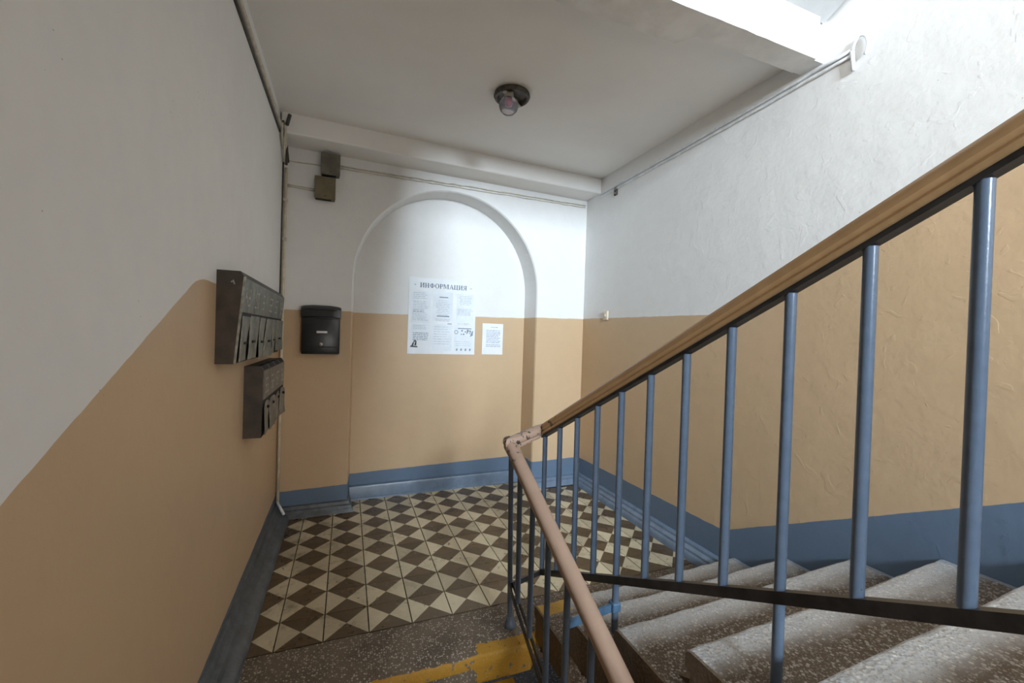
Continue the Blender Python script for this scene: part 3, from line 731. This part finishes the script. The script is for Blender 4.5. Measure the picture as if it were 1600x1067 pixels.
# serif capitals: thick stems, thin joins
TH, TN, SF = 0.19, 0.075, 0.07
def stem(bm, x, h, z0=0.0, w=None):
    w = TH if w is None else w
    rects = [(x, z0, x+w, h), (x-SF, h-TN, x+w+SF, h)]
    if z0 == 0.0: rects.append((x-SF, 0, x+w+SF, TN))
    return rects
def ring_pts(cx, cz, rx, rz, wx, wz, a0=0, a1=360, n=20):
    out = []
    for k in range(n):
        t0, t1 = math.radians(a0+(a1-a0)*k/n), math.radians(a0+(a1-a0)*(k+1)/n)
        o_ = lambda t: (cx+rx*math.cos(t), cz+rz*math.sin(t)); i_ = lambda t: (cx+(rx-wx)*math.cos(t), cz+(rz-wz)*math.sin(t))
        out.append([o_(t0), o_(t1), i_(t1), i_(t0)])
    return out
def glyph(ch):
    R, Pg, adv = [], [], 1.0
    if ch == 'И': R = stem(None, 0.08, 1)+stem(None, 0.62, 1); Pg = [[(0.22, 0.10), (0.30, 0.10), (0.68, 0.90), (0.60, 0.90)]]; adv = 0.98
    elif ch == 'Н': R = stem(None, 0.08, 1)+stem(None, 0.60, 1)+[(0.2, 0.46, 0.66, 0.46+TN)]; adv = 0.97
    elif ch == 'Ф': R = [(0.41, 0, 0.60, 1), (0.34, 0, 0.67, TN), (0.34, 1-TN, 0.67, 1)]; Pg = ring_pts(0.505, 0.51, 0.47, 0.36, 0.17, 0.07); adv = 1.10
    elif ch == 'О': Pg = ring_pts(0.45, 0.5, 0.42, 0.52, 0.18, 0.07, n=24); adv = 0.98
    elif ch == 'Р': R = stem(None, 0.08, 1)+[(0.2, 1-TN, 0.42, 1), (0.2, 0.44, 0.42, 0.44+TN)]; Pg = ring_pts(0.42, 0.72, 0.28, 0.28, 0.16, 0.07, -90, 90, 12); adv = 0.80
    elif ch == 'М': R = stem(None, 0.06, 1, w=0.09)+stem(None, 0.86, 1); Pg = [[(0.06, 1.0), (0.27, 1.0), (0.60, 0.10), (0.49, 0.02)], [(0.49, 0.02), (0.57, 0.12), (0.90, 1.0), (0.82, 1.0)]]; adv = 1.22
    elif ch == 'А': R = [(0.0, 0, 0.26, TN), (0.58, 0, 0.98, TN), (0.24, 0.30, 0.68, 0.30+TN)]; Pg = [[(0.10, 0), (0.18, 0), (0.50, 0.92), (0.46, 1.02)], [(0.42, 1.02), (0.52, 1.02), (0.90, 0), (0.68, 0)]]; adv = 0.99
    elif ch == 'Ц': R = stem(None, 0.08, 1)+stem(None, 0.58, 1)+[(0.1, 0, 0.92, TN), (0.85, -0.22, 0.92, TN)]; adv = 1.00
    elif ch == 'Я': R = stem(None, 0.55, 1)+[(0.38, 1-TN, 0.6, 1), (0.38, 0.46, 0.6, 0.46+TN)]; Pg = ring_pts(0.38, 0.73, 0.28, 0.27, 0.16, 0.07, 90, 270, 12)+[[(0.02, 0), (0.22, 0), (0.48, 0.48), (0.34, 0.48)]]; adv = 0.86
    return R, Pg, adv
bm = bmesh.new()
word = 'ИНФОРМАЦИЯ'; tot = sum(glyph(c)[2] for c in word); hx0, hx1 = 0.098, 0.530; sx_ = (hx1-hx0)/tot; hz = 0.041; cx_ = hx0; cz_ = 0.594
for c in word:
    R, Pg, adv = glyph(c)
    for a, b, c2, d2 in R:
        ax0, ax1 = cx_+a*sx_, cx_+c2*sx_
        poly(bm, [(ax0, cz_+b*hz), (ax1, cz_+b*hz), (ax1, cz_+d2*hz), (ax0, cz_+d2*hz)])
    for pg in Pg: poly(bm, [(cx_+x*sx_, cz_+z*hz) for x, z in pg])
    bmesh.ops.remove_doubles(bm, verts=bm.verts, dist=1e-5); obj('letter', bm, m_ink, r); bm = bmesh.new()
    cx_ += adv*sx_
q(bm, 0.050, 0.612, 0.060, 0.618); obj('dash', bm, m_ink, r)
bm = bmesh.new(); q(bm, 0.560, 0.610, 0.578, 0.614); obj('dash', bm, m_ink, r)
def textblock(bm, xa, xb, ztop, lines, lh, th, center=False, ragged=0.3):
    for k in range(lines):
        z = ztop-k*lh; w = (xb-xa)*(1-random.random()*ragged); s = xa+((xb-xa)-w)/2 if center else xa
        x = s
        while x < s+w:
            e = min(s+w, x+random.uniform(0.012, 0.04)); q(bm, x, z-th, e, z); x = e+0.005
sheets = [(0.022, 0.040+0.235, 0.195, 0.560), (0.215, 0.300, 0.400, 0.565), (0.435, 0.300, 0.600, 0.560), (0.030, 0.120, 0.195, 0.268), (0.215, 0.030, 0.400, 0.270), (0.420, 0.040, 0.605, 0.270)]
for a, b, c, d in sheets:
    bm = bmesh.new(); q(bm, a, b, c, d)
    o = obj('pasted_sheet', bm, m_paper2, r)
LIFT = 0.0022
bm = bmesh.new()
textblock(bm, 0.040, 0.180, 0.545, 4, 0.016, 0.005); textblock(bm, 0.040, 0.180, 0.470, 6, 0.015, 0.005); textblock(bm, 0.035, 0.185, 0.370, 6, 0.013, 0.005)
textblock(bm, 0.235, 0.385, 0.490, 9, 0.016, 0.005, True, 0.45); textblock(bm, 0.230, 0.390, 0.320, 2, 0.014, 0.005, True)
textblock(bm, 0.450, 0.590, 0.540, 6, 0.015, 0.005, True, 0.5); textblock(bm, 0.445, 0.595, 0.420, 5, 0.013, 0.005)
textblock(bm, 0.045, 0.185, 0.255, 3, 0.014, 0.005); textblock(bm, 0.230, 0.390, 0.250, 8, 0.022, 0.004)
textblock(bm, 0.435, 0.595, 0.120, 3, 0.018, 0.004)
textblock(bm, 0.445, 0.595, 0.290, 2, 0.012, 0.004)
obj('fine_print', bm, m_inkl, r)['kind'] = 'stuff'
bm = bmesh.new()
q(bm, 0.275, 0.512, 0.355, 0.521); q(bm, 0.255, 0.340, 0.370, 0.350); textblock(bm, 0.045, 0.185, 0.190, 5, 0.015, 0.006, False, 0.1)
textblock(bm, 0.040, 0.170, 0.395, 2, 0.014, 0.006); q(bm, 0.455, 0.236, 0.585, 0.244)
q(bm, 0.355, 0.275, 0.395, 0.281)
for k in range(4):
    xx = 0.440+k*0.042; poly(bm, [(xx, 0.035), (xx+0.014, 0.033), (xx+0.018, 0.052), (xx+0.006, 0.056)])
obj('bold_print', bm, m_inkm, r)['kind'] = 'stuff'
bm = bmesh.new()   # small dark emblem low on the left, sketchy picture on the right
poly(bm, [(0.022, 0.062), (0.090, 0.058), (0.086, 0.070), (0.030, 0.074)]); poly(bm, [(0.036, 0.074), (0.052, 0.074), (0.060, 0.110), (0.046, 0.100)])
poly(bm, [(0.060, 0.076), (0.078, 0.076), (0.080, 0.112), (0.066, 0.104)]); poly(bm, [(0.050, 0.108), (0.080, 0.108), (0.074, 0.122), (0.056, 0.120)])
obj('emblem', bm, m_inkd, r)['kind'] = 'stuff'
bm = bmesh.new()
for k in range(16):
    xx = 0.485+random.random()*0.10; z = 0.165+random.random()*0.055; s = 0.006+random.random()*0.010
    poly(bm, [(xx, z), (xx+s, z+s*0.3), (xx+s*0.8, z+s*1.3), (xx-s*0.2, z+s)])
poly(bm, [(0.572, 0.165), (0.600, 0.178), (0.602, 0.226), (0.588, 0.212)])
for p in ring_pts(0.440, 0.205, 0.018, 0.018, 0.005, 0.005, n=14): poly(bm, p)
obj('printed_picture', bm, m_inkm, r)['kind'] = 'stuff'
r = on_back('notice_sheet', 1.462, 1.238, 'small white notice sheet beside the large poster on the beige niche wall', 'notice', ND)
LIFT = 0.0016
bm, pdz = warped_sheet(0.210, 0.294, 0.002); obj('sheet', bm, m_paper, r)
bm = bmesh.new(); textblock(bm, 0.085, 0.160, 0.262, 1, 0.02, 0.006); textblock(bm, 0.040, 0.192, 0.232, 9, 0.0145, 0.006, False, 0.2); textblock(bm, 0.040, 0.185, 0.095, 2, 0.0150, 0.006, False, 0.1)
m_inkb = simple('faded_blue_ink', (0.36, 0.42, 0.56), 0.7, var=0.1)
obj('fine_print', bm, m_inkb, r)['kind'] = 'stuff'

# ------------------------------------------------------------------ junction boxes and cables
m_jb = simple('grey_metal_box_paint', (0.145, 0.130, 0.098), 0.5, var=0.12, scale=14)
m_jb2 = simple('olive_metal_box_paint', (0.150, 0.125, 0.070), 0.5, var=0.12, scale=14)
def jbox(x, z, w, h, m, label):
    r = on_back('junction_box', x, z, label, 'junction box')
    bm = bmesh.new(); box(bm, (0, -0.062, 0), (w, -0.001, h), bev=0.004); obj('body', bm, m, r)
    bm = bmesh.new(); box(bm, (-0.003, -0.071, -0.003), (w+0.003, -0.063, h+0.003), bev=0.003); c = obj('cover', bm, m, r)
    bm = bmesh.new(); tube(bm, [(w*0.5, -0.070, h*0.12), (w*0.5, -0.074, h*0.12)], 0.005, 8); obj('screw', bm, m_bar, c)
    bm = bmesh.new(); box(bm, (0.006, -0.060, h), (w-0.006, -0.030, h+0.006)); obj('gasket', bm, m_black, r); bm = bmesh.new(); box(bm, (0.004, -0.058, -0.006), (w*0.8, -0.030, 0)); obj('gasket', bm, m_black, r)
    return r
jbox(0.052, 2.590, 0.128, 0.155, m_jb, 'grey metal junction box tucked under the ceiling beam')
jbox(0.014, 2.405, 0.138, 0.160, m_jb2, 'olive metal junction box hanging below the grey one')
m_cab = simple('cream_painted_cable', (0.62, 0.57, 0.48), 0.6, var=0.1, scale=20)
m_cabw = simple('white_painted_cable', (0.78, 0.79, 0.80), 0.6, var=0.08, scale=20)
m_cabd = simple('dark_cable', (0.07, 0.06, 0.05), 0.6, var=0.2)
def cable(name, pts, r, m, label, cat='cable', M=None, wob=0.0, group=None):
    bm = bmesh.new(); P = []
    for a, b in zip(pts[:-1], pts[1:]):
        a, b = Vector(a), Vector(b); n = max(1, int((b-a).length/0.06)) if wob else 1
        for k in range(n):
            p = a.lerp(b, k/n)
            if wob and 0 < k: p += Vector((0, 0, random.uniform(-wob, wob)))
            P.append(p)
    P.append(Vector(pts[-1])); tube(bm, P, r, 8)
    return tag(obj(name, bm, m, smooth=True, M=M), label, cat, group)
cable('cable', [(XL+0.01, -0.005, 2.665), (0.055, -0.005, 2.668)], 0.0045, m_cab, 'painted cable from the corner to the grey junction box', M=BW, wob=0.003)
cable('cable', [(XL+0.01, -0.005, 2.474), (0.02, -0.005, 2.468)], 0.0045, m_cab, 'lower of two painted cables from the corner to the olive junction box', M=BW, wob=0.002)
cable('cable', [(XL+0.01, -0.005, 2.490), (0.02, -0.005, 2.484)], 0.0040, m_cab, 'upper of two painted cables from the corner to the olive junction box', M=BW, wob=0.002)
cable('cable', [(0.18, -0.006, 2.690), (XR-0.02, -0.006, 2.722)], 0.0055, m_cab, 'painted cable along the wall above the arch, nearest the beam', M=BW, wob=0.003)
cable('cable', [(0.18, -0.005, 2.670), (XR-0.02, -0.005, 2.702)], 0.0045, m_cab, 'second painted cable above the arch, just under the other', M=BW, wob=0.003)
# conduit in the left corner
m_cond = simple('cream_conduit', (0.74, 0.65, 0.50), 0.45, var=0.08, scale=20)
r = tag(empty('conduit_pipe', (XL+0.018, 1.452, 0.13)), 'cream conduit pipe running down the corner and kinking out near the floor', 'pipe')
bm = bmesh.new(); tube(bm, [(0, 0, 2.47), (0, 0, 0.0)], 0.0105, 10); obj('pipe', bm, m_cond, r, smooth=True)
bm = bmesh.new(); tube(bm, [(0, 0, 0.005), (0.004, -0.01, -0.006), (0.055, -0.11, -0.052)], 0.0095, 10); obj('bent_end', bm, m_cabw, r, smooth=True)
for zc in (2.24, 1.95, 0.9):
    bm = bmesh.new(); box(bm, (-0.018, -0.014, zc-0.014), (0.014, 0.016, zc+0.014), bev=0.003); obj('clip', bm, m_cab, r)
cable('cable', [(XL+0.004, 1.395, 2.62), (XL+0.004, 1.400, 1.66)], 0.006, m_cabd, 'dark cable on the left wall beside the cream conduit')
# ceiling edge cable on left wall
cable('cable', [(XL+0.004, 1.20, 2.756), (XL+0.004, 0.4, 2.752), (XL+0.004, -0.45, 2.748)], 0.0065, m_cabd, 'dark cable running along the left wall under the ceiling')
cable('cable', [(XL+0.012, 1.26, 2.790), (XL+0.012, 0.4, 2.786), (XL+0.012, -0.45, 2.782)], 0.011, m_cab, 'painted cable running along the left wall under the ceiling', wob=0.002)
r = tag(empty('cable_bundle', (XL+0.02, 1.20, 2.60)), 'tangled bundle of painted cables in the upper left corner', 'cable')
for k in range(5):
    bm = bmesh.new(); pts = []
    for s in range(8):
        t = s/7; pts.append((0.006+0.012*math.sin(3*t+k*1.7), -0.02+0.22*t+0.015*math.sin(5*t+2*k), 0.21-0.20*t+0.012*math.cos(4*t+k)))
    tube(bm, pts, 0.008, 8); obj('strand', bm, m_cab if k % 3 else m_cabd, r, smooth=True)
bm = bmesh.new(); tube(bm, [(0.03, -0.02, 0.20), (0.045, -0.01, 0.275)], 0.012, 8); obj('pipe_stub', bm, m_cabd, r, smooth=True)
# right wall pair of painted cables with hook
for k, (dz, lab) in enumerate([(0.0, 'lower of two white painted cables along the top of the right wall'), (0.026, 'upper of two white painted cables along the top of the right wall')]):
    cable('cable', [(XR-0.006, 1.30, 2.735+dz), (XR-0.006, 0.85, 2.738+dz), (XR-0.007, 0.2, 2.748+dz), (XR-0.007, -0.4, 2.760+dz), (XR-0.008, -0.78, 2.772+dz)], 0.0075, m_cabw, lab, wob=0.0022)
r = tag(empty('wall_hook', (XR, -0.80, 2.74)), 'white painted iron hook where the cables end on the right wall', 'hook')
bm = bmesh.new(); pts = []
for k in range(13):
    a = math.radians(200-250*k/12); pts.append((-0.012, -0.02+0.030*math.cos(a)*-1, 0.045+0.055*math.sin(a)))
tube(bm, pts, 0.0055, 8); obj('loop', bm, m_cabw, r, smooth=True)
bm = bmesh.new(); tube(bm, [(-0.012, 0.012, 0.05), (-0.012, 0.004, -0.045)], 0.009, 8); obj('stub', bm, m_cabw, r, smooth=True)
# torn-open wire terminal and doorbell on right wall
r = tag(empty('wire_terminal', (XR, 1.07, 2.70)), 'torn-open dark wire terminal high on the right wall near the corner', 'terminal')
bm = bmesh.new(); box(bm, (-0.010, -0.024, -0.020), (0.0, 0.018, 0.050), bev=0.002); obj('recess', bm, m_cabd, r)
m_cop = simple('grey_wire_ends', (0.30, 0.26, 0.25), 0.5, metal=0.3, var=0.3)
for k in range(4):
    bm = bmesh.new(); z = -0.012+0.016*k; tube(bm, [(-0.010, -0.020, z), (-0.020, 0.0, z+0.006*(-1)**k), (-0.010, 0.016, z+0.004)], 0.0035, 6); obj('wire', bm, m_cop, r, smooth=True)
r = tag(empty('bell_push', (XR, 1.15, 1.615)), 'small cream bell push on the right wall at the paint line', 'bell push')
bm = bmesh.new(); box(bm, (-0.018, -0.030, -0.025), (0.0, 0.030, 0.055), bev=0.005); obj('housing', bm, simple('cream_plastic', (0.66, 0.58, 0.44), 0.4, var=0.05), r, autosmooth=True)
bm = bmesh.new(); box(bm, (-0.023, -0.010, 0.004), (-0.016, 0.010, 0.028), bev=0.003); obj('button', bm, m_cond, r)

# ------------------------------------------------------------------ broken ceiling lamp
r = tag(empty('ceiling_lamp', (1.172, 0.38, ZC)), 'shadeless round ceiling lamp with rusty ring and a bare bulb', 'lamp')
m_rust = simple('rusty_ring', (0.075, 0.058, 0.042), 0.6, var=0.35, scale=40, bump=0.4)
m_strap = simple('pale_strap', (0.42, 0.38, 0.32), 0.5, var=0.2)
bm = bmesh.new(); lathe(bm, [(0.085, 0.0), (0.108, -0.004), (0.112, -0.018), (0.106, -0.030), (0.094, -0.030), (0.088, -0.016), (0.078, -0.012), (0.030, -0.010), (0.0, -0.010)], n=36); obj('ring', bm, m_rust, r, smooth=True)
bm = bmesh.new(); box(bm, (-0.012, -0.098, -0.036), (0.012, 0.098, -0.028), M=Matrix.Rotation(math.radians(-50), 4, 'Z')); obj('strap', bm, m_strap, r)
bm = bmesh.new(); lathe(bm, [(0.0, -0.012), (0.026, -0.012), (0.028, -0.04), (0.022, -0.052), (0.0, -0.052)], (-0.03, -0.03, 0), 20); obj('socket', bm, m_strap, r, smooth=True)
def glass():
    t = NT('milky_glass'); t.b.inputs['Transmission Weight'].default_value = 0.88; t.b.inputs['IOR'].default_value = 1.08
    return t.out((0.86, 0.82, 0.85), 0.12)
bm = bmesh.new(); lathe(bm, [(0.022, -0.045), (0.040, -0.055), (0.056, -0.075), (0.060, -0.098), (0.052, -0.122), (0.034, -0.140), (0.0, -0.148)], (-0.03, -0.03, 0), 28); obj('bulb', bm, glass(), r, smooth=True)
bm = bmesh.new(); lathe(bm, [(0.0, -0.05), (0.016, -0.052), (0.022, -0.070), (0.020, -0.092), (0.0, -0.102)], (-0.03, -0.03, 0), 16); obj('filament_mount', bm, simple('dark_red_glass', (0.28, 0.02, 0.05), 0.3, var=0.1), r, smooth=True)
